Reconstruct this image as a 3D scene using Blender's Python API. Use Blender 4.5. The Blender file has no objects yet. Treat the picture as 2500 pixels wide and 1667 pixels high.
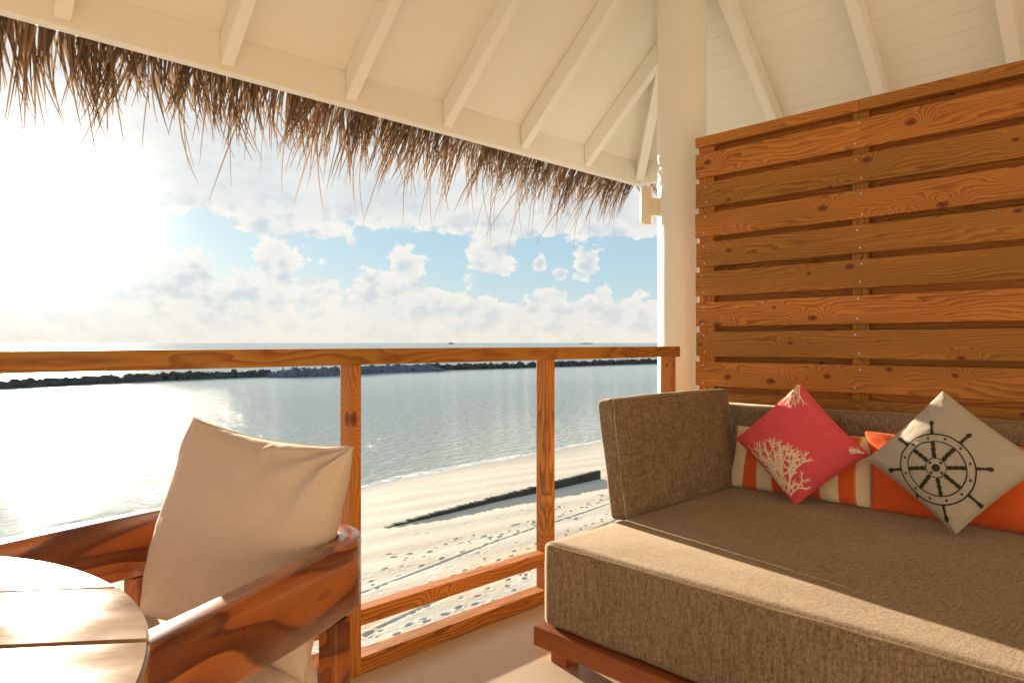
import bpy, bmesh, math, random
import numpy as np
from mathutils import Vector, Matrix, noise as mnoise

S = bpy.context.scene
COL = S.collection
rng = random.Random(7)

# ------------------------------------------------------------------ camera
CAM_Z = 1.10
cam_d = bpy.data.cameras.new("camera")
cam = bpy.data.objects.new("camera", cam_d); COL.objects.link(cam)
cam.location = (0, 0, CAM_Z)
cam.rotation_euler = (math.radians(90), 0, math.radians(-44.2))
cam_d.sensor_width = 36.0
cam_d.lens = 1677 / 2500 * 36
cam_d.shift_y = 0.0013
cam_d.clip_start = 0.05
cam_d.clip_end = 60000
S.camera = cam

# ------------------------------------------------------------------ view + light
S.view_settings.view_transform = 'Standard'
S.view_settings.look = 'None'
S.view_settings.exposure = 1.75
S.view_settings.gamma = 1.0
S.view_settings.use_curve_mapping = False
S.cycles.use_denoising = True
S.cycles.max_bounces = 8
S.cycles.diffuse_bounces = 5
S.cycles.glossy_bounces = 4
S.cycles.sample_clamp_indirect = 8.0

SUN_EL = math.radians(9.4)
SUN_AZ = math.radians(10.0)          # clockwise from +Y
SUN_DIR = Vector((math.sin(SUN_AZ) * math.cos(SUN_EL), math.cos(SUN_AZ) * math.cos(SUN_EL), math.sin(SUN_EL)))
sun_d = bpy.data.lights.new("sun", 'SUN')
sun = bpy.data.objects.new("sun", sun_d); COL.objects.link(sun)
sun.rotation_euler = (-SUN_DIR).to_track_quat('-Z', 'Y').to_euler()
sun.location = (0, 0, 30)
sun_d.energy = 5.0
sun_d.angle = math.radians(0.6)
sun_d.color = (1.0, 0.85, 0.66)


# ------------------------------------------------------------------ node helpers
def nn(nt, typ, ins=None, **props):
    n = nt.nodes.new(typ)
    for k, v in props.items():
        setattr(n, k, v)
    for k, v in (ins or {}).items():
        s = n.inputs[k]
        if isinstance(v, bpy.types.NodeSocket):
            nt.links.new(v, s)
        else:
            try:
                s.default_value = v
            except TypeError:
                s.default_value = tuple(v) + (1.0,)
    return n


def M_(nt, op, a, b=0.0, c=0.0, clamp=False):
    return nn(nt, 'ShaderNodeMath', {0: a, 1: b, 2: c}, operation=op, use_clamp=clamp).outputs[0]


def V_(nt, op, a, b=(0, 0, 0)):
    n = nn(nt, 'ShaderNodeVectorMath', {0: a}, operation=op)
    if isinstance(b, (int, float)):
        n.inputs['Scale'].default_value = b
    elif isinstance(b, bpy.types.NodeSocket) and op == 'SCALE':
        nt.links.new(b, n.inputs['Scale'])
    elif isinstance(b, bpy.types.NodeSocket):
        nt.links.new(b, n.inputs[1])
    else:
        n.inputs[1].default_value = b
    return n.outputs[0]


def XYZ(nt, x, y, z=0.0):
    return nn(nt, 'ShaderNodeCombineXYZ', {0: x, 1: y, 2: z}).outputs[0]


def ramp(nt, fac, stops, interp='LINEAR'):
    n = nn(nt, 'ShaderNodeValToRGB', {0: fac})
    cr = n.color_ramp
    cr.interpolation = interp
    while len(cr.elements) > 1:
        cr.elements.remove(cr.elements[-1])
    cr.elements[0].position = stops[0][0]
    for i, (p, c) in enumerate(stops):
        e = cr.elements[0] if i == 0 else cr.elements.new(p)
        if isinstance(c, (int, float)):
            c = (c, c, c)
        e.color = tuple(c) + (1.0,)
    return n.outputs[0]


def MIX(nt, f, a, b, mode='MIX'):
    n = nt.nodes.new('ShaderNodeMix')
    n.data_type = 'RGBA'; n.blend_type = mode
    for s, v in ((n.inputs[0], f), (n.inputs[6], a), (n.inputs[7], b)):
        if isinstance(v, bpy.types.NodeSocket):
            nt.links.new(v, s)
        elif isinstance(v, (int, float)):
            s.default_value = v
        else:
            s.default_value = tuple(v) + (1.0,)
    return n.outputs[2]


def noise(nt, vec, scale=1.0, detail=4.0, rough=0.55, dist=0.0, out=0, dims='3D'):
    return nn(nt, 'ShaderNodeTexNoise', {'Vector': vec, 'Scale': scale, 'Detail': detail, 'Roughness': rough,
                                         'Distortion': dist}).outputs[out]


def new_mat(name, color=(.5, .5, .5), rough=.6, spec=.5, coat=0.0, coat_rough=.1, sheen=0.0, trans=0.0):
    m = bpy.data.materials.new(name); m.use_nodes = True
    nt = m.node_tree
    b = nt.nodes['Principled BSDF']
    b.inputs['Base Color'].default_value = tuple(color) + (1,)
    b.inputs['Roughness'].default_value = rough
    b.inputs['Specular IOR Level'].default_value = spec
    b.inputs['Coat Weight'].default_value = coat
    b.inputs['Coat Roughness'].default_value = coat_rough
    b.inputs['Sheen Weight'].default_value = sheen
    return m, nt, b


def bump(nt, b, height, strength=.3, dist=.01):
    n = nn(nt, 'ShaderNodeBump', {'Height': height, 'Strength': strength, 'Distance': dist})
    nt.links.new(n.outputs[0], b.inputs['Normal'])
    return n


def obj_coord(nt, rand=True, k=37.0):
    tc = nn(nt, 'ShaderNodeTexCoord').outputs['Object']
    if not rand:
        return tc, None
    r = nn(nt, 'ShaderNodeObjectInfo').outputs['Random']
    off = XYZ(nt, M_(nt, 'MULTIPLY', r, k), M_(nt, 'MULTIPLY', r, k * 1.7), M_(nt, 'MULTIPLY', r, k * .6))
    return V_(nt, 'ADD', tc, off), r


# ------------------------------------------------------------------ world
def build_world():
    w = bpy.data.worlds.new("World"); S.world = w; w.use_nodes = True
    nt = w.node_tree; nt.nodes.clear()
    out = nt.nodes.new('ShaderNodeOutputWorld')
    bg = nt.nodes.new('ShaderNodeBackground'); bg.inputs[1].default_value = 0.052
    nt.links.new(bg.outputs[0], out.inputs[0])
    sky = nn(nt, 'ShaderNodeTexSky', sky_type='NISHITA', sun_disc=False, sun_elevation=SUN_EL,
             sun_rotation=SUN_AZ, altitude=0.0, air_density=1.0, dust_density=0.6, ozone_density=2.0)
    g = nn(nt, 'ShaderNodeTexCoord').outputs['Generated']
    d = V_(nt, 'NORMALIZE', g)
    s = nn(nt, 'ShaderNodeSeparateXYZ', {0: d})
    x, y, z = s.outputs
    az = M_(nt, 'ARCTAN2', x, y)
    h = M_(nt, 'SQRT', M_(nt, 'ADD', M_(nt, 'MULTIPLY', x, x), M_(nt, 'MULTIPLY', y, y)))
    v = M_(nt, 'DIVIDE', z, M_(nt, 'MAXIMUM', h, .02))
    # --- cumulus field near the horizon, in (azimuth, elevation)
    P = XYZ(nt, M_(nt, 'MULTIPLY', az, 11.0), M_(nt, 'MULTIPLY', v, 15.0), 3.7)
    n1a = noise(nt, P, 1.0, 6.0, .56, 0.0)
    bil = nn(nt, 'ShaderNodeTexVoronoi', {'Vector': V_(nt, 'ADD', P, (.3, .1, 0)), 'Scale': 2.6, 'Detail': 2.5, 'Roughness': .55, 'Lacunarity': 2.3}, feature='F1', voronoi_dimensions='2D', normalize=True).outputs['Distance']
    bil = M_(nt, 'SUBTRACT', .62, bil)
    n1 = M_(nt, 'MULTIPLY_ADD', bil, .55, M_(nt, 'MULTIPLY_ADD', n1a, .6, .05))
    Po = V_(nt, 'ADD', P, (-.12, .26, 0))
    n2a = noise(nt, Po, 1.0, 3.0, .55, 0.0)
    bil2 = nn(nt, 'ShaderNodeTexVoronoi', {'Vector': V_(nt, 'ADD', Po, (.3, .1, 0)), 'Scale': 2.6, 'Detail': 1.0, 'Roughness': .55, 'Lacunarity': 2.3}, feature='F1', voronoi_dimensions='2D', normalize=True).outputs['Distance']
    n2 = M_(nt, 'MULTIPLY_ADD', M_(nt, 'SUBTRACT', .62, bil2), .55, M_(nt, 'MULTIPLY_ADD', n2a, .6, .05))
    Pf = XYZ(nt, M_(nt, 'MULTIPLY', az, 45.0), M_(nt, 'MULTIPLY', v, 80.0), 8.1)
    nf = noise(nt, Pf, 1.0, 5.0, .6, 0.0)
    blobs = [  # azimuth, elevation, half-width, half-height, weight
        (0.443, 0.118, 0.035, 0.048, 1.15),
        (0.421, 0.153, 0.028, 0.021, 1.00),
        (0.498, 0.074, 0.026, 0.031, 1.00),
        (0.579, 0.073, 0.034, 0.037, 1.10),
        (0.619, 0.111, 0.028, 0.031, 1.10),
        (0.736, 0.125, 0.035, 0.030, 1.35),
        (0.720, 0.096, 0.022, 0.013, 0.90),
        (0.812, 0.115, 0.009, 0.014, 1.20),
        (0.840, 0.100, 0.014, 0.009, 1.10),
        (0.881, 0.115, 0.019, 0.020, 1.20),
        (0.868, 0.096, 0.013, 0.008, 0.80),
        (0.829, 0.068, 0.023, 0.013, 1.00),
        (0.906, 0.070, 0.011, 0.016, 1.00),
        (0.955, 0.067, 0.009, 0.010, 0.70),
        (0.796, 0.042, 0.038, 0.016, 0.80),
        (0.868, 0.039, 0.044, 0.022, 0.90),
        (0.937, 0.039, 0.037, 0.024, 0.90),
        (0.284, 0.094, 0.035, 0.028, 1.00),
        (0.217, 0.079, 0.041, 0.038, 0.90),
        (0.335, 0.084, 0.021, 0.034, 0.90),
        (0.164, 0.087, 0.034, 0.031, 0.80),
        (0.393, 0.051, 0.033, 0.027, 0.90),
        (0.660, 0.055, 0.038, 0.022, 0.80),
        (0.723, 0.042, 0.044, 0.019, 0.80),
        (0.490, 0.150, 0.053, 0.012, 0.60),
        (0.391, 0.162, 0.011, 0.008, 0.90),
        (0.543, 0.140, 0.013, 0.009, 0.80),
        (1.092, 0.064, 0.034, 0.030, 0.90),
        (1.201, 0.108, 0.037, 0.029, 1.00),
        (0.072, 0.071, 0.037, 0.029, 0.90),
        (1.301, 0.048, 0.042, 0.022, 0.90)]
    acc = None
    for (a0, v0, sa, sv, wt) in blobs:
        da = M_(nt, 'MULTIPLY', M_(nt, 'SUBTRACT', az, a0), 1 / sa)
        dv = M_(nt, 'MULTIPLY', M_(nt, 'SUBTRACT', v, v0), 1 / sv)
        q = M_(nt, 'MULTIPLY_ADD', da, da, M_(nt, 'MULTIPLY', dv, dv))
        e = M_(nt, 'MULTIPLY', M_(nt, 'EXPONENT', M_(nt, 'MULTIPLY', q, -.8)), wt)
        acc = e if acc is None else M_(nt, 'MAXIMUM', acc, e)
    # base coverage as a function of elevation: bank on the horizon, gap, high sheet
    edge = M_(nt, 'MULTIPLY_ADD', az, .035, v)     # the sheet's lower edge sinks a little away from the sun
    bias = ramp(nt, M_(nt, 'MULTIPLY', edge, 1.6, clamp=True), [(0.0, .62), (.10, .60), (.15, .44), (.19, .30), (.25, .27), (.28, .38), (.31, .66), (.42, .85), (.75, .75), (1.0, .42)])
    n1h = M_(nt, 'MULTIPLY_ADD', nf, .24, M_(nt, 'MULTIPLY', n1, .76))
    dens = M_(nt, 'ADD', M_(nt, 'MULTIPLY', M_(nt, 'SUBTRACT', n1h, .5), 1.45), M_(nt, 'SUBTRACT', bias, .5))
    dens = M_(nt, 'ADD', dens, M_(nt, 'MULTIPLY', acc, .43))
    left = M_(nt, 'MULTIPLY', M_(nt, 'SUBTRACT', .50, az), .22, clamp=True)
    dens = M_(nt, 'ADD', dens, left)
    alpha = nn(nt, 'ShaderNodeMapRange', {0: dens, 1: .0, 2: .115, 3: 0.0, 4: 1.0}, interpolation_type='SMOOTHSTEP').outputs[0]
    thick = nn(nt, 'ShaderNodeMapRange', {0: dens, 1: .06, 2: .34, 3: 0.0, 4: 1.0}).outputs[0]
    # --- lit side of the clouds faces up and towards the sun
    lit = M_(nt, 'MULTIPLY_ADD', M_(nt, 'SUBTRACT', n1, n2), 4.0, .82, clamp=True)
    fine = M_(nt, 'MULTIPLY_ADD', M_(nt, 'SUBTRACT', nf, .5), .6, lit, clamp=True)
    fine = M_(nt, 'SUBTRACT', fine, M_(nt, 'MULTIPLY', thick, .38), clamp=True)
    # the high sheet is soft and even
    hi = nn(nt, 'ShaderNodeMapRange', {0: edge, 1: .185, 2: .23, 3: 0.0, 4: 1.0}).outputs[0]
    soft = noise(nt, XYZ(nt, M_(nt, 'MULTIPLY', az, 5.0), M_(nt, 'MULTIPLY', v, 14.0), 1.3), 1.0, 4.0, .5, 0.0)
    soft = M_(nt, 'MULTIPLY_ADD', M_(nt, 'SUBTRACT', soft, .5), 3.2, .40, clamp=True)
    soft = M_(nt, 'MULTIPLY_ADD', fine, .22, M_(nt, 'MULTIPLY', soft, .72))
    fine = M_(nt, 'ADD', M_(nt, 'MULTIPLY', fine, M_(nt, 'SUBTRACT', 1.0, hi)), M_(nt, 'MULTIPLY', soft, hi))
    cl = MIX(nt, fine, (3.45, 3.9, 4.2), (5.45, 5.3, 4.9))
    # warm pale veil low on the horizon
    low = ramp(nt, M_(nt, 'MULTIPLY', v, 4.0, clamp=True), [(0, .75), (.08, .50), (.25, .15), (.5, 0)])
    # --- clear sky
    air = ramp(nt, M_(nt, 'MULTIPLY', v, 1.5, clamp=True), [(0, (.66, .80, .86)), (.12, (.53, .76, .88)), (.35, (.44, .69, .86)), (1, (.30, .52, .75))])
    sk = V_(nt, 'ADD', V_(nt, 'SCALE', sky.outputs[0], SKY_K), V_(nt, 'SCALE', air, 4.6))
    base = MIX(nt, alpha, sk, cl)
    base = MIX(nt, low, base, (5.1, 4.75, 4.1))
    # --- glare of thin cloud in front of the sun
    dt = nn(nt, 'ShaderNodeVectorMath', {0: d, 1: SUN_DIR}, operation='DOT_PRODUCT').outputs['Value']
    dt = M_(nt, 'MAXIMUM', dt, 0.0)
    g1 = M_(nt, 'MULTIPLY', M_(nt, 'POWER', dt, 330.0), 16.0)
    g2 = M_(nt, 'MULTIPLY', M_(nt, 'POWER', dt, 12.0), .45)
    gl = V_(nt, 'SCALE', (1.0, .93, .80), M_(nt, 'ADD', g1, g2))
    fin = V_(nt, 'ADD', base, gl)
    # below the horizon: plain sea colour
    under = M_(nt, 'LESS_THAN', z, -0.002)
    fin = MIX(nt, under, fin, (1.0, 1.2, 1.3))
    nt.links.new(fin, bg.inputs[0])


SKY_K = .10
build_world()


# ------------------------------------------------------------------ materials
def m_pine(name, axis, light=(.68, .250, .046), dark=(.21, .056, .010), k=70.0, rough=.5, knots=True):
    m, nt, b = new_mat(name, light, rough, .28)
    co, r = obj_coord(nt)
    s = nn(nt, 'ShaderNodeSeparateXYZ', {0: co}).outputs
    order = {'x': (0, 1, 2), 'y': (1, 2, 0), 'z': (2, 0, 1)}[axis]
    L, A, B = s[order[0]], s[order[1]], s[order[2]]
    ab = M_(nt, 'ADD', A, M_(nt, 'MULTIPLY', B, .8))
    warp = noise(nt, XYZ(nt, M_(nt, 'MULTIPLY', L, 1.3), M_(nt, 'MULTIPLY', ab, 9.0), 0), 1.0, 2.5, .5)
    warp2 = noise(nt, XYZ(nt, M_(nt, 'MULTIPLY', L, 9), M_(nt, 'MULTIPLY', ab, 40.0), 3), 1.0, 2.0, .5)
    f = M_(nt, 'MULTIPLY', ab, k)
    f = M_(nt, 'MULTIPLY_ADD', warp, 12.0, f)
    f = M_(nt, 'MULTIPLY_ADD', warp2, .7, f)
    if knots:
        vo = nn(nt, 'ShaderNodeTexVoronoi', {'Vector': XYZ(nt, M_(nt, 'MULTIPLY', L, 4.2), M_(nt, 'MULTIPLY', ab, 7.0), 0),
                                             'Scale': 1.0, 'Randomness': .9}, voronoi_dimensions='2D')
        dd = vo.outputs['Distance']
        dd = M_(nt, 'ADD', dd, M_(nt, 'MULTIPLY', M_(nt, 'SUBTRACT', warp2, .5), .03))
        vr = nn(nt, 'ShaderNodeSeparateXYZ', {0: vo.outputs['Color']}).outputs[0]
        has = M_(nt, 'GREATER_THAN', vr, .60)
        dd = M_(nt, 'DIVIDE', dd, M_(nt, 'MAXIMUM', M_(nt, 'MULTIPLY_ADD', vr, 2.6, -.9), .3))
        dd = M_(nt, 'ADD', dd, M_(nt, 'MULTIPLY', M_(nt, 'SUBTRACT', 1.0, has), 2.0))
        q = M_(nt, 'MULTIPLY', dd, 1 / .19)
        kn = M_(nt, 'EXPONENT', M_(nt, 'MULTIPLY', M_(nt, 'MULTIPLY', q, q), -1.0))
        f = M_(nt, 'MULTIPLY_ADD', kn, 7.5, f)
    fr = M_(nt, 'FRACT', f)
    grain = ramp(nt, fr, [(0, .05), (.35, .15), (.72, .75), (.88, 1.0), (.96, .35), (1.0, .05)])
    fib = noise(nt, XYZ(nt, M_(nt, 'MULTIPLY', L, 6), M_(nt, 'MULTIPLY', ab, 400.0), M_(nt, 'MULTIPLY', B, 90)), 1.0, 3.0, .6)
    big = noise(nt, XYZ(nt, M_(nt, 'MULTIPLY', L, 1.1), M_(nt, 'MULTIPLY', ab, 6.0), 9), 1.0, 2.0, .5)
    tone = M_(nt, 'FRACT', M_(nt, 'MULTIPLY', r, 7.31))
    lo = MIX(nt, M_(nt, 'MULTIPLY_ADD', M_(nt, 'SUBTRACT', big, .5), 1.6, tone, clamp=True), light,
             (light[0] * .58, light[1] * .74, light[2] * .58))
    amt = M_(nt, 'MULTIPLY', grain, M_(nt, 'MULTIPLY_ADD', big, 1.1, .18, clamp=True), clamp=True)
    c = MIX(nt, amt, lo, dark)
    c = MIX(nt, M_(nt, 'MULTIPLY', M_(nt, 'SUBTRACT', fib, .35), .5, clamp=True), c, (dark[0] * 1.1, dark[1] * 1.1, dark[2]))
    if knots:
        core = nn(nt, 'ShaderNodeMapRange', {0: dd, 1: .045, 2: .075, 3: 1.0, 4: 0.0}, interpolation_type='SMOOTHSTEP').outputs[0]
        core2 = nn(nt, 'ShaderNodeMapRange', {0: dd, 1: .005, 2: .03, 3: 1.0, 4: 0.0}).outputs[0]
        c = MIX(nt, M_(nt, 'MULTIPLY', core, .8), c, (.15, .032, .012))
        c = MIX(nt, M_(nt, 'MULTIPLY', core2, .8), c, (.05, .018, .012))
    nt.links.new(c, b.inputs['Base Color'])
    rr = M_(nt, 'MULTIPLY_ADD', fib, .25, rough - .1)
    nt.links.new(rr, b.inputs['Roughness'])
    bump(nt, b, M_(nt, 'ADD', M_(nt, 'MULTIPLY', fib, .6), M_(nt, 'MULTIPLY', grain, -.4)), .25, .0015)
    return m


def m_rosewood(name, sc=(1.6, 9, 9)):
    m, nt, b = new_mat(name, (.3, .1, .03), .28, .5, coat=.45, coat_rough=.12)
    co, r = obj_coord(nt)
    p = V_(nt, 'MULTIPLY', co, sc)
    w = noise(nt, p, .9, 3.0, .5, .6)
    flow = noise(nt, V_(nt, 'MULTIPLY', co, (sc[0] * .9, sc[1] * .75, sc[2] * .75)), 1.0, 1.5, .45, .25)
    band = M_(nt, 'FRACT', M_(nt, 'MULTIPLY', flow, 11.0))
    big = ramp(nt, M_(nt, 'FRACT', M_(nt, 'MULTIPLY', flow, 3.5)), [(.0, 0), (.50, 0), (.53, .9), (.66, .75), (.86, 1), (.89, 0)])
    fib = noise(nt, V_(nt, 'MULTIPLY', co, (14, 300, 300)), 1.0, 3.0, .6)
    c = ramp(nt, band, [(0, (.44, .135, .022)), (.5, (.38, .105, .017)), (.9, (.27, .065, .012)), (1, (.42, .125, .020))])
    c = MIX(nt, M_(nt, 'MULTIPLY', big, .86), c, (.085, .020, .008))
    c = MIX(nt, M_(nt, 'MULTIPLY', M_(nt, 'SUBTRACT', fib, .4), .8, clamp=True), c, (.08, .02, .008))
    nt.links.new(c, b.inputs['Base Color'])
    nt.links.new(M_(nt, 'MULTIPLY_ADD', fib, .25, .18), b.inputs['Roughness'])
    bump(nt, b, fib, .15, .001)
    return m


def m_fabric(name, c1, c2, rough=.9, sheen=.25, weave=420.0, speck=1.0, bmp=.35, wrinkle=0.0):
    m, nt, b = new_mat(name, c1, rough, .2, sheen=sheen)
    b.inputs['Sheen Roughness'].default_value = .35
    b.inputs['Sheen Tint'].default_value = (1.0, .82, .60, 1)
    co, r = obj_coord(nt, False)
    a = noise(nt, V_(nt, 'MULTIPLY', co, (weave * .7, weave * .7, weave * .05)), 1.0, 3.0, .65)
    d = noise(nt, V_(nt, 'MULTIPLY', co, (weave * .07, weave * .5, weave * .5)), 1.0, 3.0, .65)
    e = noise(nt, co, weave * .32, 3.0, .75)
    mix = M_(nt, 'MULTIPLY_ADD', a, .36, M_(nt, 'MULTIPLY_ADD', d, .26, M_(nt, 'MULTIPLY', e, .38)))
    f = nn(nt, 'ShaderNodeMapRange', {0: mix, 1: .39, 2: .61, 3: 0, 4: 1}).outputs[0]
    blotch = noise(nt, co, 5.0, 3.0, .6)
    f = M_(nt, 'MULTIPLY_ADD', M_(nt, 'SUBTRACT', blotch, .5), .35, f, clamp=True)
    c = MIX(nt, M_(nt, 'MULTIPLY', f, speck), c1, c2)
    nt.links.new(c, b.inputs['Base Color'])
    hgt = mix
    if wrinkle:
        wr = noise(nt, V_(nt, 'MULTIPLY', co, (7, 7, 14)), 1.0, 3.0, .5, .8)
        bm2 = nn(nt, 'ShaderNodeBump', {'Height': wr, 'Strength': wrinkle, 'Distance': .02})
        bm1 = nn(nt, 'ShaderNodeBump', {'Height': hgt, 'Strength': bmp, 'Distance': .0015, 'Normal': bm2.outputs[0]})
        nt.links.new(bm1.outputs[0], b.inputs['Normal'])
    else:
        bump(nt, b, hgt, bmp, .0018)
    return m


def m_paint(name, col, rough=.55, mottle=.06, bmp=.15, scale=3.0, spec=.3):
    m, nt, b = new_mat(name, col, rough, spec)
    co, r = obj_coord(nt, False)
    n = noise(nt, co, scale, 5.0, .6)
    c = MIX(nt, M_(nt, 'MULTIPLY', n, mottle * 4, clamp=True), col, tuple(v * (1 - mottle * 2.2) for v in col))
    nt.links.new(c, b.inputs['Base Color'])
    f = noise(nt, co, scale * 22, 4.0, .6)
    bump(nt, b, M_(nt, 'ADD', n, M_(nt, 'MULTIPLY', f, .3)), bmp, .006)
    return m


PINE_X = m_pine('pine_along_x', 'x')
PINE_TOP = m_pine('pine_top_rail', 'x', k=45.0, knots=False)
PINE_Y = m_pine('pine_along_y', 'y')
PINE_Z = m_pine('pine_along_z', 'z', k=60.0)
ROSE = m_rosewood('rosewood')
FRAME_WOOD = m_pine('stained_frame_wood', 'y', (.40, .105, .026), (.22, .045, .012), knots=False)
TAUPE = m_fabric('taupe_linen', (.108, .070, .040), (.33, .24, .15), weave=300.0, bmp=.8, sheen=.42)
CANVAS = m_fabric('cream_canvas', (.57, .455, .385), (.67, .55, .47), speck=.8, weave=700, bmp=.2, wrinkle=.35, sheen=.15)
CORAL = m_fabric('coral_cotton', (.70, .078, .105), (.78, .115, .145), weave=700, bmp=.2, wrinkle=.3)
ORANGE = m_fabric('orange_cotton', (.72, .105, .022), (.80, .15, .035), weave=700, bmp=.2, wrinkle=.3)
GREYC = m_fabric('stone_grey_cotton', (.40, .35, .285), (.50, .44, .36), weave=700, bmp=.25, wrinkle=.3)
CREAM = m_fabric('cream_cotton', (.80, .68, .46), (.86, .75, .54), weave=700, bmp=.2)
INK = m_fabric('dark_ink', (.028, .026, .014), (.05, .046, .028), weave=700, bmp=.1, sheen=0)
IVORY = m_fabric('ivory_ink', (.82, .68, .48), (.86, .74, .55), weave=700, bmp=.1, sheen=0)
PIPING = m_fabric('taupe_piping', (.24, .165, .10), (.52, .41, .27), weave=500)
WHITE = m_paint('cream_white_paint', (.83, .80, .72), .5, .03, .08)
BOARDP = m_paint('cream_board_paint', (.80, .77, .685), .55, .04, .12, 2.0)
PLASTER = m_paint('column_plaster', (.81, .765, .66), .38, .05, .25, 2.5, .5)
WALLP = m_paint('bounce_wall_plaster', (.80, .70, .53), .6, .03, .1)  # for the unseen wall added to bounce warm sun inside
FLOORM = m_paint('polished_concrete', (.60, .49, .36), .32, .10, .06, 1.4, .5)
LAMPM = m_paint('lamp_enamel', (.78, .70, .54), .35, .02, .02)
STEEL, _, _b = new_mat('screw_steel', (.6, .58, .55), .3); _b.inputs['Metallic'].default_value = .9


def m_stripes():
    m, nt, b = new_mat('orange_cream_stripe', (.7, .1, .02), .9, .2, sheen=.2)
    uv = nn(nt, 'ShaderNodeUVMap').outputs[0]
    u = nn(nt, 'ShaderNodeSeparateXYZ', {0: uv}).outputs[0]
    st = M_(nt, 'FRACT', M_(nt, 'MULTIPLY_ADD', u, 4.45, .93))
    f = M_(nt, 'GREATER_THAN', st, .52)
    co, _ = obj_coord(nt, False)
    n = noise(nt, co, 500, 2, .6)
    o = MIX(nt, n, (.68, .095, .02), (.80, .15, .035))
    cc = MIX(nt, n, (.76, .63, .40), (.86, .74, .52))
    y = MIX(nt, M_(nt, 'GREATER_THAN', u, 0.9), o, (.75, .28, .03))
    nt.links.new(MIX(nt, f, cc, y), b.inputs['Base Color'])
    bump(nt, b, n, .2, .001)
    return m


STRIPES = m_stripes()


def m_table():
    m, nt, b = new_mat('weathered_table_wood', (.5, .35, .22), .3, .22)
    co, r = obj_coord(nt)
    p = V_(nt, 'MULTIPLY', co, (2.0, 14, 14))
    n = noise(nt, p, 1.0, 5.0, .6, .5)
    big = noise(nt, V_(nt, 'MULTIPLY', co, (5.0, 9, 9)), 1.0, 4.0, .6)
    c = ramp(nt, n, [(.3, (.46, .31, .18)), (.5, (.34, .20, .10)), (.6, (.20, .10, .04)), (.75, (.42, .27, .15))])
    c = MIX(nt, ramp(nt, big, [(.45, 0), (.7, .5)]), c, (.50, .39, .26))
    nt.links.new(c, b.inputs['Base Color'])
    nt.links.new(ramp(nt, big, [(.35, .10), (.65, .19)]), b.inputs['Roughness'])
    bump(nt, b, M_(nt, 'ADD', n, M_(nt, 'MULTIPLY', big, 1.2)), .22, .002)
    return m


TABLEM = m_table()


def m_thatch():
    m, nt, b = new_mat('dry_palm_leaf', (.2, .12, .06), .6, .25)
    co, r = obj_coord(nt, False)
    at = nn(nt, 'ShaderNodeAttribute', attribute_name='leaf_tone').outputs['Fac']
    n = noise(nt, co, 60, 3, .6)
    t = M_(nt, 'MULTIPLY_ADD', M_(nt, 'SUBTRACT', n, .5), .5, at, clamp=True)
    c = ramp(nt, t, [(0, (.065, .042, .027)), (.35, (.145, .092, .057)), (.7, (.26, .17, .10)), (.93, (.40, .17, .06)), (1, (.52, .34, .20))])
    nt.links.new(c, b.inputs['Base Color'])
    tr = nn(nt, 'ShaderNodeBsdfTranslucent', {'Color': MIX(nt, .5, c, (.50, .33, .19))})
    mx = nn(nt, 'ShaderNodeMixShader', {0: .20, 1: b.outputs[0], 2: tr.outputs[0]})
    nt.links.new(mx.outputs[0], nt.nodes['Material Output'].inputs[0])
    return m


THATCH = m_thatch()


def m_sea():
    m, nt, b = new_mat('lagoon_water', (.2, .4, .4), .12, .5)
    b.inputs['IOR'].default_value = 1.33
    co = nn(nt, 'ShaderNodeTexCoord').outputs['Object']
    s = nn(nt, 'ShaderNodeSeparateXYZ', {0: co}).outputs
    X, Y = s[0], s[1]
    big = noise(nt, V_(nt, 'MULTIPLY', co, (.03, .05, 1)), 1.0, 4.0, .6)
    f = nn(nt, 'ShaderNodeMapRange', {0: M_(nt, 'MULTIPLY_ADD', big, 30.0, Y), 1: 140.0, 2: 175.0, 3: 0, 4: 1}).outputs[0]
    shallow = nn(nt, 'ShaderNodeMapRange', {0: M_(nt, 'MULTIPLY_ADD', big, 14.0, Y), 1: 32.0, 2: 62.0, 3: 1, 4: 0}).outputs[0]
    c = MIX(nt, big, (.45, .53, .52), (.56, .62, .60))
    c = MIX(nt, shallow, c, (.50, .53, .47))
    c = MIX(nt, f, c, (.05, .12, .16))
    nt.links.new(c, b.inputs['Base Color'])
    w1 = noise(nt, V_(nt, 'MULTIPLY', co, (1.1, 2.4, 1)), 1.0, 4.0, .55, .5)
    w2 = noise(nt, V_(nt, 'MULTIPLY', co, (.22, .55, 1)), 1.0, 3.0, .5, .4)
    w3 = noise(nt, V_(nt, 'MULTIPLY', co, (6.0, 11.0, 1)), 1.0, 3.0, .6, .2)
    hgt = M_(nt, 'ADD', M_(nt, 'MULTIPLY', w1, .50), M_(nt, 'ADD', M_(nt, 'MULTIPLY', w2, .30), M_(nt, 'MULTIPLY', w3, .05)))
    far = nn(nt, 'ShaderNodeMapRange', {0: Y, 1: 45.0, 2: 130.0, 3: 0.0, 4: 1.0}).outputs[0]
    bump(nt, b, M_(nt, 'MULTIPLY', hgt, M_(nt, 'MULTIPLY_ADD', far, -.65, 1.0)), 1.0, 1.0)
    gust = noise(nt, V_(nt, 'MULTIPLY', co, (1.7, 3.1, 1)), 1.0, 4.0, .65)
    nt.links.new(M_(nt, 'MULTIPLY_ADD', far, .13, ramp(nt, gust, [(.40, .012), (.55, .035), (.70, .06)])), b.inputs['Roughness'])
    return m


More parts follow.
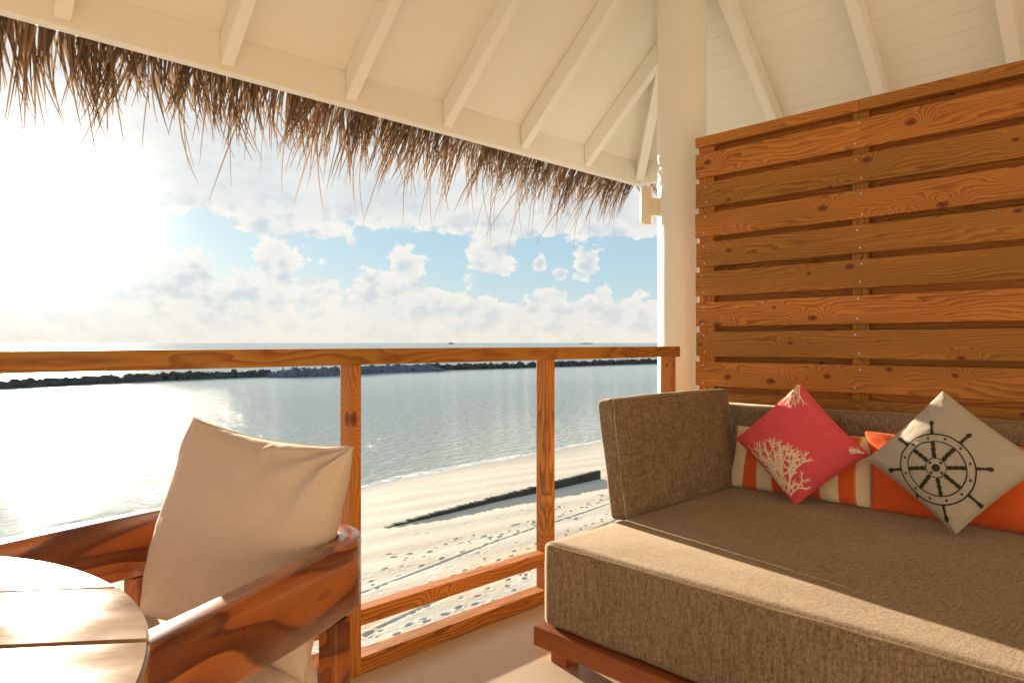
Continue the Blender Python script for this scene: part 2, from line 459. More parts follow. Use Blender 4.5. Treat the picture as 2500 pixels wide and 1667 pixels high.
def m_sand():
    m, nt, b = new_mat('beach_sand', (.5, .44, .34), .9, .2)
    co = nn(nt, 'ShaderNodeTexCoord').outputs['Object']
    s = nn(nt, 'ShaderNodeSeparateXYZ', {0: co}).outputs
    X, Y = s[0], s[1]
    n = noise(nt, co, .5, 5.0, .6)
    g = noise(nt, co, 30.0, 4.0, .7)
    c = MIX(nt, n, (.48, .435, .36), (.56, .515, .43))
    st = noise(nt, V_(nt, 'MULTIPLY', co, (.12, 1.6, 1)), 1.0, 5.0, .65, .4)
    c = MIX(nt, ramp(nt, st, [(.50, 0), (.62, .55)]), c, (.50, .40, .285))
    # coarse coral rubble band
    bx = M_(nt, 'MULTIPLY_ADD', M_(nt, 'SUBTRACT', noise(nt, co, .35, 4, .6), .5), 3.6, M_(nt, 'SUBTRACT', Y, M_(nt, 'MULTIPLY_ADD', X, .10, 13.3)))
    band = ramp(nt, M_(nt, 'MULTIPLY', M_(nt, 'ABSOLUTE', bx), .8, clamp=True), [(0, 1), (.55, .8), (.9, 0)])
    c = MIX(nt, M_(nt, 'MULTIPLY', band, M_(nt, 'MULTIPLY_ADD', g, .9, .1, clamp=True)), c, (.50, .37, .235))
    # wet margin near the water
    hz = nn(nt, 'ShaderNodeMapRange', {0: s[2], 1: -5.89, 2: -5.80, 3: 1, 4: 0}).outputs[0]
    c = MIX(nt, M_(nt, 'MULTIPLY', hz, .55), c, (.42, .38, .32))
    nt.links.new(c, b.inputs['Base Color'])
    nt.links.new(M_(nt, 'MULTIPLY_ADD', hz, -.55, .92), b.inputs['Roughness'])
    bump(nt, b, M_(nt, 'ADD', M_(nt, 'MULTIPLY', g, .7), M_(nt, 'MULTIPLY', noise(nt, co, 4.0, 5, .65), 2.2)), .5, .02)
    return m


def m_rock(name, a, bb):
    m, nt, b = new_mat(name, a, .85, .3)
    co = nn(nt, 'ShaderNodeTexCoord').outputs['Object']
    n = noise(nt, co, 1.3, 5, .65)
    nt.links.new(MIX(nt, n, a, bb), b.inputs['Base Color'])
    bump(nt, b, noise(nt, co, 4.0, 5, .6), .6, .1)
    return m


ROCKM = m_rock('dark_reef_rock', (.025, .026, .022), (.085, .085, .075))
ROCKB = m_rock('blue_grey_rock', (.05, .06, .075), (.16, .19, .24))
MOSSM = m_rock('mossy_timber', (.018, .018, .012), (.10, .10, .075))
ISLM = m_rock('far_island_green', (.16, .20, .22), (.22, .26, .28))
FOAM, fnt, fb = new_mat('sea_foam', (.88, .88, .86), .6, .3)
SANDM = m_sand()
SEAM = m_sea()


# ------------------------------------------------------------------ mesh helpers
def tag(o, label=None, cat=None, group=None, kind=None):
    if label: o['label'] = label
    if cat: o['category'] = cat
    if group: o['group'] = group
    if kind: o['kind'] = kind
    return o


def empty(name, loc, label=None, cat=None, group=None, rz=0.0):
    o = bpy.data.objects.new(name, None); COL.objects.link(o)
    o.location = loc; o.rotation_euler = (0, 0, rz); o.empty_display_size = .1
    return tag(o, label, cat, group)


def link(name, me, parent=None, loc=(0, 0, 0), rot=(0, 0, 0)):
    o = bpy.data.objects.new(name, me); COL.objects.link(o)
    o.location = loc; o.rotation_euler = rot
    if parent: o.parent = parent
    return o


def mesh_from(name, verts, faces, mat, smooth=False, uvs=None):
    me = bpy.data.meshes.new(name)
    me.from_pydata([tuple(v) for v in verts], [], faces)
    me.materials.append(mat)
    if uvs is not None:
        l = me.uv_layers.new(name='UVMap')
        for lp in me.loops:
            l.data[lp.index].uv = uvs[lp.vertex_index]
    if smooth:
        me.polygons.foreach_set('use_smooth', [True] * len(me.polygons))
    me.update()
    return me


def box_mesh(name, size, mat, bevel=.003, seg=2, taper=None):
    bm = bmesh.new()
    bmesh.ops.create_cube(bm, size=1.0)
    for v in bm.verts:
        v.co = Vector((v.co.x * size[0], v.co.y * size[1], v.co.z * size[2]))
    if bevel > 0:
        bmesh.ops.bevel(bm, geom=list(bm.edges), offset=bevel, segments=seg, affect='EDGES', profile=.6)
    me = bpy.data.meshes.new(name); bm.to_mesh(me); bm.free()
    me.materials.append(mat)
    return me


def box(name, lo, hi, mat, parent=None, bevel=.003, seg=2):
    """box between two world corners; parent has rotation 0"""
    lo, hi = Vector(lo), Vector(hi)
    c = (lo + hi) / 2; sz = hi - lo
    if parent is not None:
        p = parent; off = Vector((0, 0, 0))
        while p is not None:
            off += p.location; p = p.parent
        c = c - off
    return link(name, box_mesh(name, sz, mat, bevel, seg), parent, c)


def tube_mesh(name, pts, r, mat, n=8, closed=False):
    verts, faces = [], []
    P = [Vector(p) for p in pts]; N = len(P)
    up = Vector((0, 0, 1))
    for i, p in enumerate(P):
        if closed:
            t = (P[(i + 1) % N] - P[i - 1]).normalized()
        else:
            t = (P[min(i + 1, N - 1)] - P[max(i - 1, 0)]).normalized()
        a = t.cross(up)
        if a.length < .01: a = t.cross(Vector((1, 0, 0)))
        a.normalize(); b = t.cross(a).normalized()
        for k in range(n):
            th = 2 * math.pi * k / n
            verts.append(p + a * math.cos(th) * r + b * math.sin(th) * r)
    M = N if closed else N - 1
    for i in range(M):
        for k in range(n):
            j = (i + 1) % N
            faces.append((i * n + k, i * n + (k + 1) % n, j * n + (k + 1) % n, j * n + k))
    if not closed:
        faces.append(tuple(range(n - 1, -1, -1))); faces.append(tuple((N - 1) * n + k for k in range(n)))
    return mesh_from(name, verts, faces, mat, True)


def soft_box_mesh(name, size, mat, r=.03, puff=(0, 0, 0), cuts=26, wob=.0, seed=0):
    hx, hy, hz = [s / 2 for s in size]
    bm = bmesh.new()
    bmesh.ops.create_cube(bm, size=2.0)
    bmesh.ops.subdivide_edges(bm, edges=list(bm.edges), cuts=cuts, use_grid_fill=True)
    H = (hx, hy, hz)
    for v in bm.verts:
        p = []
        for i in range(3):
            t = v.co[i]; t = math.copysign(1 - (1 - abs(t)) ** 1.0, t)
            # crowd samples near the edges so the rounding is well resolved
            t = math.sin(t * math.pi / 2) * .5 + t * .5
            p.append(t * H[i])
        p = Vector(p)
        q = Vector([max(-(H[i] - r), min(H[i] - r, p[i])) for i in range(3)])
        d = p - q
        if d.length > 1e-7:
            p = q + d.normalized() * r
        u = [max(-1, min(1, p[i] / H[i])) for i in range(3)]
        for i in range(3):
            j, k = (i + 1) % 3, (i + 2) % 3
            g = (1 - u[j] ** 2) * (1 - u[k] ** 2)
            p[i] += puff[i] * g * u[i]
        if wob:
            w = mnoise.noise_vector(Vector((p.x * 5 + seed, p.y * 5, p.z * 5))) * wob
            w += mnoise.noise_vector(Vector((p.x * 16 + seed, p.y * 16, p.z * 16))) * wob * .35
            p += w
        v.co = p
    me = bpy.data.meshes.new(name); bm.to_mesh(me); bm.free()
    me.materials.append(mat)
    me.polygons.foreach_set('use_smooth', [True] * len(me.polygons))
    return me


# ================================================================== SETTING
# ---- sand: one sheet, finely modelled where footprints show
def shore_y(X):
    return np.interp(X, [-400, -60, -10, 0, 6, 12, 18, 23, 31, 38, 60, 120, 600],
                     [-60, 4, 18, 22.3, 24.9, 27.2, 29.0, 29.6, 29.9, 30.6, 34, 50, 120])


def build_sand():
    xs = np.concatenate([np.linspace(-400, -20, 25), np.arange(-18, 4, .5), np.arange(4, 30, .05), np.arange(30, 60, .5), np.linspace(62, 600, 40)])
    ys = np.concatenate([np.linspace(-150, 0, 10), np.arange(1, 8.5, .4), np.arange(8.6, 24, .05), np.arange(24, 36, .15), np.linspace(37, 130, 40)])
    X, Y = np.meshgrid(xs, ys, indexing='xy')
    d = shore_y(X) - Y
    Z = -5.9 + np.where(d > 0, .036 * np.minimum(d, 26) + .01 * np.sin(X * .35) * np.clip(d, 0, 1), .05 * d)
    Z += .018 * np.sin(X * .9 + Y * 1.3) * np.sin(Y * 2.1 - X * .25) * np.clip(d / 6, 0, 1)
    Z = np.maximum(Z, -9.0)
    fine = (X > 4) & (X < 30) & (Y > 8.6) & (Y < 24)
    R = np.random.RandomState(5)
    def stamp(px, py, ang, L, W, dep):
        i0, i1 = np.searchsorted(xs, [px - .45, px + .45]); j0, j1 = np.searchsorted(ys, [py - .45, py + .45])
        if i1 <= i0 or j1 <= j0: return
        dx = X[j0:j1, i0:i1] - px; dy = Y[j0:j1, i0:i1] - py
        a = (dx * math.cos(ang) + dy * math.sin(ang)) / L; b = (-dx * math.sin(ang) + dy * math.cos(ang)) / W
        q = a * a + b * b
        dep *= .62; L *= .8; W *= .8; a = a / .8; b = b / .8; q = a * a + b * b
        Z[j0:j1, i0:i1] += -dep * np.exp(-q ** 1.6) + dep * .45 * np.exp(-((np.sqrt(q) - 1.55) / .4) ** 2)
    def trail(x0, y0, x1, y1, jit=.1, dep=.05, miss=.1):
        n = int(math.hypot(x1 - x0, y1 - y0) / .48); ang = math.atan2(y1 - y0, x1 - x0)
        for k in range(n):
            if R.rand() < miss: continue
            t = k / n; s = .1 * (1 if k % 2 else -1)
            stamp(x0 + (x1 - x0) * t - math.sin(ang) * s + R.randn() * jit * .4, y0 + (y1 - y0) * t + math.cos(ang) * s + R.randn() * jit, ang + R.randn() * .2,
                  R.uniform(.11, .17), R.uniform(.05, .085), dep * R.uniform(.4, 1.15))
    trail(8, 15.6, 27, 18.6); trail(9, 14.4, 29, 17.2); trail(7, 12.6, 28, 15.9); trail(6, 11.6, 24, 14.0)
    trail(8, 10.2, 22, 13.4); trail(9, 16.9, 29, 18.2, miss=.4); trail(6, 13.2, 20, 12.0, miss=.4); trail(10, 18.4, 20, 17.0, miss=.6)
    trail(12, 12.4, 26, 16.6, jit=.4, miss=.2); trail(6, 10.8, 16, 11.2, jit=.3)
    for _ in range(260):
        py = 8.8 + R.rand() * 8.2; px = 5 + R.rand() * 22
        stamp(px, py + px * .09, R.uniform(-.5, .9), R.uniform(.08, .2), R.uniform(.05, .1), R.uniform(.01, .055))
    for _ in range(25):
        stamp(R.uniform(8, 26), R.uniform(19, 23), R.uniform(-.4, .4), .14, .06, .02)
    # thin drag lines running along the beach
    for (a, b, dep, w) in ((14.75, .118, .016, .05), (12.1, .165, .014, .06)):
        yy = a + b * X + .12 * np.sin(X * .5)
        Z += np.where(fine, -dep * np.exp(-((Y - yy) / w) ** 2) + dep * .7 * np.exp(-((Y - yy - w * 1.8) / w) ** 2), 0)
    ny, nx = X.shape
    V = np.stack([X, Y, Z], -1).reshape(-1, 3).astype(np.float32)
    idx = np.arange(nx * ny).reshape(ny, nx)
    Fq = np.stack([idx[:-1, :-1], idx[:-1, 1:], idx[1:, 1:], idx[1:, :-1]], -1).reshape(-1, 4)
    me = bpy.data.meshes.new('sand')
    me.vertices.add(len(V)); me.vertices.foreach_set('co', V.ravel())
    me.loops.add(Fq.size); me.loops.foreach_set('vertex_index', Fq.ravel().astype(np.int32))
    me.polygons.add(len(Fq)); me.polygons.foreach_set('loop_start', np.arange(0, Fq.size, 4, dtype=np.int32))
    me.polygons.foreach_set('use_smooth', np.ones(len(Fq), dtype=bool))
    me.update(calc_edges=True); me.validate()
    me.materials.append(SANDM)
    tag(link('beach_sand', me), 'pale sandy beach with rows of footprints below the veranda', kind='structure')


def sand_z(x, y):
    d = float(shore_y(x)) - y
    return -5.9 + .036 * max(0, min(d, 26))


build_sand()

# ---- sea
me = mesh_from('sea', [(-30000, -3000, 0), (40000, -3000, 0), (40000, 45000, 0), (-30000, 45000, 0)], [(0, 1, 2, 3)], SEAM)
tag(link('sea', me, None, (0, 0, -5.9)), 'calm lagoon and open sea reaching the horizon', kind='structure')


# foam lapping at the shoreline
def build_foam():
    fnt_co = nn(fnt, 'ShaderNodeTexCoord').outputs['Object']
    n = noise(fnt, V_(fnt, 'MULTIPLY', fnt_co, (1.2, 2.2, 1)), 1.0, 6, .7, .6)
    fb.inputs['Alpha'].default_value = 1
    fnt.links.new(ramp(fnt, n, [(.40, .15), (.62, .85)]), fb.inputs['Alpha'])
    verts, faces = [], []
    xs = np.arange(-20, 80, .25)
    for i, x in enumerate(xs):
        w = .42 + .30 * math.sin(x * .31) + .2 * math.sin(x * .9 + 1)
        y = float(shore_y(x)) + .1 * math.sin(x * 1.3)
        for k, t in enumerate((-.35, .2, 1.2)):
            yy = y + t * (w + .5) * .5
            verts.append((x, yy, max(sand_z(x, yy), -5.9) + .012))
        if i:
            a = (i - 1) * 3; b = i * 3
            faces += [(a, b, b + 1, a + 1), (a + 1, b + 1, b + 2, a + 2)]
    tag(link('shore_foam', mesh_from('shore_foam', verts, faces, FOAM, True)), 'thin white foam lapping along the waterline', kind='stuff')


build_foam()


# ---- rock breakwaters
def rock_pile(verts, faces, cx, cy, cz, s, r):
    t = (1 + 5 ** .5) / 2
    base = [(-1, t, 0), (1, t, 0), (-1, -t, 0), (1, -t, 0), (0, -1, t), (0, 1, t), (0, -1, -t), (0, 1, -t), (t, 0, -1), (t, 0, 1), (-t, 0, -1), (-t, 0, 1)]
    fs = [(0, 11, 5), (0, 5, 1), (0, 1, 7), (0, 7, 10), (0, 10, 11), (1, 5, 9), (5, 11, 4), (11, 10, 2), (10, 7, 6), (7, 1, 8),
          (3, 9, 4), (3, 4, 2), (3, 2, 6), (3, 6, 8), (3, 8, 9), (4, 9, 5), (2, 4, 11), (6, 2, 10), (8, 6, 7), (9, 8, 1)]
    o = len(verts)
    sc = (r.uniform(.7, 1.3), r.uniform(.7, 1.3), r.uniform(.6, 1.1))
    a = r.uniform(0, 6.28); ca, sa = math.cos(a), math.sin(a)
    for b in base:
        k = s / 1.9 * r.uniform(.75, 1.2)
        x, y, z = b[0] * sc[0] * k, b[1] * sc[1] * k, b[2] * sc[2] * k
        verts.append((cx + x * ca - y * sa, cy + x * sa + y * ca, cz + z))
    faces += [tuple(o + i for i in f) for f in fs]


def breakwater(x0, y0, x1, y1, hgt, halfw, size, per_m, mat, label, seed):
    r = random.Random(seed)
    root = empty('breakwater', ((x0 + x1) / 2, (y0 + y1) / 2, -5.9), label, 'breakwater', 'rock breakwaters across the lagoon')
    verts, faces = [], []
    L = math.hypot(x1 - x0, y1 - y0); n = int(L * per_m)
    mx, my = (x0 + x1) / 2, (y0 + y1) / 2
    for i in range(n):
        t = r.random()
        w = r.uniform(-1, 1)
        end = min(1, min(t, 1 - t) * L / 3.0)
        z = (1 - abs(w) ** 1.5) * hgt * end * r.uniform(.55, 1.0) - .1
        wig = 1.2 * math.sin(t * 9 + seed)
        rock_pile(verts, faces, x0 + (x1 - x0) * t - mx, y0 + (y1 - y0) * t + w * halfw + wig - my, z, size * r.uniform(.6, 1.25), r)
    o = link('rock', mesh_from('rock', verts, faces, mat), root)
    o['kind'] = 'stuff'
    return root


breakwater(-40, 122.5, 67, 140.5, .95, 2.2, .85, 11, ROCKM, 'long low dark rock breakwater ending left of the first railing post', 1)
breakwater(62, 132.5, 107, 138, 1.35, 2.6, .95, 15, ROCKB, 'taller blue grey rock breakwater seen either side of the first railing post', 2)
breakwater(103, 141.5, 262, 125, 1.2, 1.0, .85, 7, ROCKM, 'thin jagged rock breakwater with white surf behind, reaching the column', 3)


# surf beyond the third breakwater, broken water
def build_surf():
    r = random.Random(9)
    verts, faces = [], []
    for i in range(260):
        x = r.choice([r.gauss(122, 6), r.gauss(150, 7), r.uniform(105, 175)])
        y = 144 - (x - 103) * .1 + r.uniform(0, 3.0)
        rock_pile(verts, faces, x, y, -5.85 + r.uniform(0, .9) * math.exp(-((x - 140) / 30) ** 2), r.uniform(.3, .9), r)
    m, nt, b = new_mat('white_surf', (.85, .87, .86), .7)
    tag(link('surf', mesh_from('surf', verts, faces, m, True)), 'white surf breaking behind the thin breakwater', kind='stuff')


build_surf()


# marker pole standing on the gap between breakwaters
def build_marker():
    e = empty('channel_marker', (64.5, 134.0, -5.9), 'thin channel marker pole standing at the gap between the breakwaters', 'marker pole')
    gm, _, _ = new_mat('marker_grey', (.25, .27, .28), .6)
    link('pole', tube_mesh('pole', [(0, 0, -.5), (0, 0, 3.6)], .06, gm, 8), e)
    link('brace', tube_mesh('brace', [(-.7, 0, .7), (0, 0, 2.2)], .04, gm, 6), e)
    link('brace', tube_mesh('brace', [(.7, 0, .7), (0, 0, 2.2)], .04, gm, 6), e)


build_marker()


# distant islets and a boat-like islet
def islet(x, y, L, h, label, seed, bumps=True):
    r = random.Random(seed)
    verts, faces = [], []
    n = 28; d = Vector((y, -x, 0)).normalized()
    for i in range(n + 1):
        t = i / n * 2 - 1
        hh = h * max(0.02, (1 - abs(t) ** 3)) * (.65 + .5 * r.random() if bumps else 1)
        c = Vector((0, 0, 0)) + d * t * L / 2
        side = Vector((x, y, 0)).normalized() * L * .12 * (1 - t * t)
        verts += [c - side + Vector((0, 0, -2)), c - side * .6 + Vector((0, 0, hh * .8)), c + Vector((0, 0, hh)), c + side + Vector((0, 0, -2))]
        if i:
            a, b = (i - 1) * 4, i * 4
            faces += [(a + k, b + k, b + k + 1, a + k + 1) for k in range(3)]
    tag(link('islet', mesh_from('islet', verts, faces, ISLM), None, (x, y, -5.9)), label, 'island', 'islets on the horizon')


islet(1200, 6500, 100, 11, 'leftmost faint islet on the horizon, in the sun glare', 1)
islet(2600, 3195, 38, 10, 'small hump backed islet on the horizon beyond the middle of the rail', 2)
islet(3150, 2610, 95, 7, 'long flat low islet on the horizon left of the column', 3)


# low mossy groyne half buried in the sand
def build_groyne():
    x0, x1, y = 14.2, 26.7, 21.3
    e = empty('groyne', (x0, y, sand_z(x0, y)), 'low mossy dark groyne wall half buried in the sand', 'groyne')
    r = random.Random(4)
    n = 12
    for i in range(n):
        a = x0 + (x1 - x0) * i / n; b = x0 + (x1 - x0) * (i + 1) / n
        t = (i + .5) / n
        h = .02 + .38 * t ** .8
        verts, faces = [], []
        m = 7
        for k in range(m + 1):
            x = a + (b - a) * k / m - .004 * (k == m)
            tt = (x - x0) / (x1 - x0)
            hz = .02 + .40 * tt ** .8 + (r.uniform(-.035, .03) if tt < .8 else 0)
            zz = sand_z(x, y) - .15
            yj = r.uniform(-.015, .015)
            for (dy, dz) in ((-.11, 0), (-.11, hz + .12), (-.085, hz + .15), (.085, hz + .15), (.11, hz + .12), (.11, 0)):
                verts.append((x - x0, dy + yj, zz + dz - sand_z(x0, y)))
            if k:
                p, q = (k - 1) * 6, k * 6
                faces += [(p + j, q + j, q + j + 1, p + j + 1) for j in range(5)]
        faces += [tuple(range(6)), tuple(m * 6 + j for j in range(5, -1, -1))]
        link('timber', mesh_from('timber', verts, faces, MOSSM), e)


build_groyne()

# ---- veranda floor
fl = box('veranda_floor', (-5.0, -2.6, -.22), (3.75, 2.10, 0.0), FLOORM, None, .004, 1)
tag(fl, 'smooth cream concrete veranda floor', kind='structure')

# ---- unseen villa wall added behind the camera to bounce warm sunlight, with a doorway
wall = empty('bounce_wall', (-.6, -2.62, 0), 'unseen cream plastered wall added at the back of the veranda to bounce sunlight', 'wall')
box('wall_panel', (-5.0, -2.76, 0), (-2.2, -2.60, 2.6), WALLP, wall, .004, 1)
box('wall_panel', (-.9, -2.76, 0), (3.9, -2.60, 2.6), WALLP, wall, .004, 1)
box('wall_panel', (-2.2, -2.76, 2.15), (-.9, -2.60, 2.6), WALLP, wall, .004, 1)
box('door', (-2.2, -2.74, 0.01), (-.9, -2.68, 2.15), PINE_Z, wall, .004, 1)

# ================================================================== ROOF
EY, EX, EZ, TP = 3.12, 4.41, 2.345, .9      # inner eave lines, soffit height, pitch
RY = .30                                     # ridge line
XW = -5.0
roof = empty('veranda_roof', (EX - 1, EY - 1, EZ), 'cream boarded hip roof with white rafters and a palm thatch fringe', 'roof')
RO = Vector(roof.location)
CP = 1 / math.sqrt(1 + TP * TP); SP = TP * CP
RD = .11                                     # rafter depth
BZ = EZ + RD / CP


def pl(face, along, up, dn=0.0):
    """point on the soffit plane: 'along' the eave, 'up' horizontal distance inside the eave, dn vertical offset"""
    z = EZ + TP * up + dn
    if face == 'L': return Vector((along, EY - up, z))
    if face == 'R': return Vector((EX - up, along, z))
    return Vector((along, (2 * RY - EY) + up, z))


def prism(name, quad_lo, dn, parent, mat, gap=0):
    lo = [Vector(p) - RO for p in quad_lo]; hi = [p + Vector((0, 0, dn)) for p in lo]
    faces = [(0, 1, 2, 3), (7, 6, 5, 4), (0, 4, 5, 1), (1, 5, 6, 2), (2, 6, 7, 3), (3, 7, 4, 0)]
    return link(name, mesh_from(name, lo + hi, faces, mat), parent)


UP = EY - RY
BW = .1 * CP                                  # horizontal run of one board
nb = int(UP / BW)
for face in 'LR':
    for i in range(nb + 1):
        u0 = i * BW - .05 + (.0002 if face == 'L' else .0006); u1 = min((i + 1) * BW - .05 - (.0002 if face == 'L' else .0006), UP)
        if face == 'L':
            q = [pl('L', XW, u0, BZ - EZ), pl('L', EX - u0 - .004, u0, BZ - EZ), pl('L', EX - u1 - .004, u1, BZ - EZ), pl('L', XW, u1, BZ - EZ)]
        else:
            q = [pl('R', 2 * RY - EY + u0, u0, BZ - EZ), pl('R', EY - u0 - .004, u0, BZ - EZ), pl('R', EY - u1 - .004, u1, BZ - EZ), pl('R', 2 * RY - EY + u1, u1, BZ - EZ)]
        prism('ceiling_board', q, .016, roof, BOARDP)
D = BZ - EZ
q = [pl('B', XW, -.05, D), pl('B', EX + .05, -.05, D), pl('B', EX - UP, UP, D), pl('B', XW, UP, D)]
prism('ceiling_panel', q, .03, roof, BOARDP)
# decking and thatch cover above the boards
for face in 'LRB':
    if face == 'L': q = [pl('L', XW, -.12, D + .018), pl('L', EX + .12, -.12, D + .018), pl('L', EX - UP, UP, D + .018), pl('L', XW, UP, D + .018)]
    elif face == 'R': q = [pl('R', 2 * RY - EY - .12, -.12, D + .018), pl('R', EY + .12, -.12, D + .018), pl('R', RY, UP, D + .018), pl('R', RY, UP, D + .018)]
    else: q = [pl('B', XW, -.12, D + .032), pl('B', EX + .12, -.12, D + .032), pl('B', EX - UP, UP, D + .032), pl('B', XW, UP, D + .032)]
    prism('thatch_cover', q, .14, roof, THATCH)


def rafter(face, a, u0, u1, w=.06, name='rafter'):
    lo = [pl(face, a - w / 2, u0), pl(face, a + w / 2, u0), pl(face, a + w / 2, u1), pl(face, a - w / 2, u1)]
    bm = bmesh.new()
    vs = [bm.verts.new(p - RO) for p in lo] + [bm.verts.new(p - RO + Vector((0, 0, D - .001))) for p in lo]
    for f in [(0, 1, 2, 3), (7, 6, 5, 4), (0, 4, 5, 1), (1, 5, 6, 2), (2, 6, 7, 3), (3, 7, 4, 0)]:
        bm.faces.new([vs[i] for i in f])
    bmesh.ops.recalc_face_normals(bm, faces=bm.faces)
    bmesh.ops.bevel(bm, geom=list(bm.edges), offset=.003, segments=1, affect='EDGES')
    me = bpy.data.meshes.new(name); bm.to_mesh(me); bm.free(); me.materials.append(WHITE)
    link(name, me, roof)


k = -8
while k < 6:
    X = .605 + .634 * k
    if X > XW:
        rafter('L', X, .002, min(UP, EX - X - .03))
    k += 1
for i in range(8):
    Y = 2.61 - .63 * i
    lim = EY - Y if Y > RY else Y - (2 * RY - EY)
    if lim > .1: rafter('R', Y, .002, min(UP, lim - .03))
# hip rafter
n = Vector((1, -1, 0)).normalized() * .032
a = Vector((EX - .01, EY - .01, EZ + .009 - .01)); b = Vector((EX - UP, EY - UP, EZ + TP * UP - .01))
lo = [a - n, a + n, b + n, b - n]
prism('hip_rafter', lo, D - .01, roof, WHITE)
# eave beams
def beam(lo, hi):
    box('eave_beam', lo, hi, WHITE, roof, .005, 2)
beam((XW, EY, EZ - .022), (EX + .058, EY + .06, EZ + .145))
beam((EX, 2 * RY - EY, EZ - .0215), (EX + .0595, EY - .002, EZ + .146))
box('ridge_beam', (XW, RY - .03, EZ + TP * UP - .06), (EX - UP, RY + .03, EZ + TP * UP + .1), WHITE, roof)


# ---- palm thatch fringe
class Strands:
    def __init__(s): s.v, s.f, s.t = [], [], []
    def add(s, root, d0, L, w, droop, twist, r, tone, curl=(0, 0, 0), segs=7):
        p = Vector(root); d = Vector(d0).normalized()
        side0 = Vector((math.cos(twist), math.sin(twist) * .6, math.sin(twist) * .5)).normalized()
        o = len(s.v); curl = Vector(curl) + Vector((r.gauss(0, .10), r.gauss(0, .08), 0))
        for i in range(segs + 1):
            t = i / segs
            wd = w * (1 - .55 * t - .40 * t ** 5) * (.75 + .25 * math.sin(min(1, t * 4) * 1.57)) + .0015
            sd = (side0 - d * side0.dot(d)).normalized()
            cr = sd.cross(d) * wd * .22
            s.v += [p - sd * wd / 2, p + cr, p + sd * wd / 2]
            s.t += [tone + .08 * t] * 3
            if i < segs:
                a = o + i * 3
                s.f += [(a, a + 3, a + 4, a + 1), (a + 1, a + 4, a + 5, a + 2)]
            g = droop * (.2 + 1.6 * t)
            d = (d + (Vector((0, 0, -1)) * g + curl) * (1.0 / segs)).normalized()
            p = p + d * (L / segs)
    def mesh(s, name):
        me = mesh_from(name, s.v, s.f, THATCH, True)
        at = me.attributes.new('leaf_tone', 'FLOAT', 'POINT')
        at.data.foreach_set('value', s.t)
        return me


def build_fringe():
    r = random.Random(21)
    fringe = Strands()
    singles = []
    def one(face, a, layer, stray=False):
        q = random.Random(int((a + 9 + layer * .017) / .048) * 7 + layer + (0 if face == 'L' else 5000))
        cl = mnoise.noise(Vector((a * 2.3, 4.0 if face == 'L' else 9.0, layer * .7)))
        bs, bl, bd, bc, bt = q.gauss(-.10, .24), q.uniform(.25, .52), q.uniform(.15, .75), q.gauss(.26, .34), q.gauss(0, .10)
        out = .075 + layer * .03 + r.uniform(-.01, .015)
        zt = EZ + .10 - .9 * (out - .06) + .045 * layer + r.uniform(-.02, .02)
        sway = bs + .25 * cl + r.gauss(0, .075)
        L = bl * r.uniform(.62, 1.12) + .08 * cl
        w = r.uniform(.006, .0135)
        tone = max(0, min(1, r.gauss(.36, .15) + bt))
        droop = bd + r.gauss(0, .1)
        curl = (bc, q.gauss(0, .12), 0) if face == 'L' else (q.gauss(0, .12), -bc, 0)
        if stray:
            L = r.uniform(.48, .80); w = r.uniform(.005, .009); curl = (r.gauss(.35, .3), 0, 0)
        if face == 'L':
            root = Vector((a, EY + out, zt)); d = Vector((sway, 1, -.95 - r.uniform(0, .5)))
        else:
            root = Vector((EX + out, a, zt)); d = Vector((1, sway, -.95 - r.uniform(0, .5)))
        tw = r.gauss(0, .35) + (0 if face == 'L' else 1.57)
        return (root - RO, d, L, w, droop, tw, r, tone, curl)
    xs = []
    x = -2.2
    while x < EX + .14:
        xs.append(x); x += .0036
    for i, x in enumerate(xs):
        fringe.add(*one('L', x + r.uniform(-.012, .012), i % 4))
        if i % 5 == 0: fringe.add(*one('L', x + r.uniform(-.012, .012), r.choice((0, 1, 3, 4))))
    y = EY + .14
    j = 0
    while y > -2.3:
        fringe.add(*one('R', y, j % 4)); y -= .0050 if y > 1.5 else .012; j += 1
    o = link('thatch_fringe', fringe.mesh('thatch_fringe'), roof)
    tag(o, kind='stuff')
    # the long stray leaves one can tell apart
    x = -.6
    cnt = 0
    while x < EX + .1 and cnt < 290:
        s = Strands(); s.add(*one('L', x, r.choice((0, 1, 2, 3)), r.random() < .33), segs=8)
        link('palm_leaf', s.mesh('palm_leaf'), roof)
        x += .0175; cnt += 1


build_fringe()


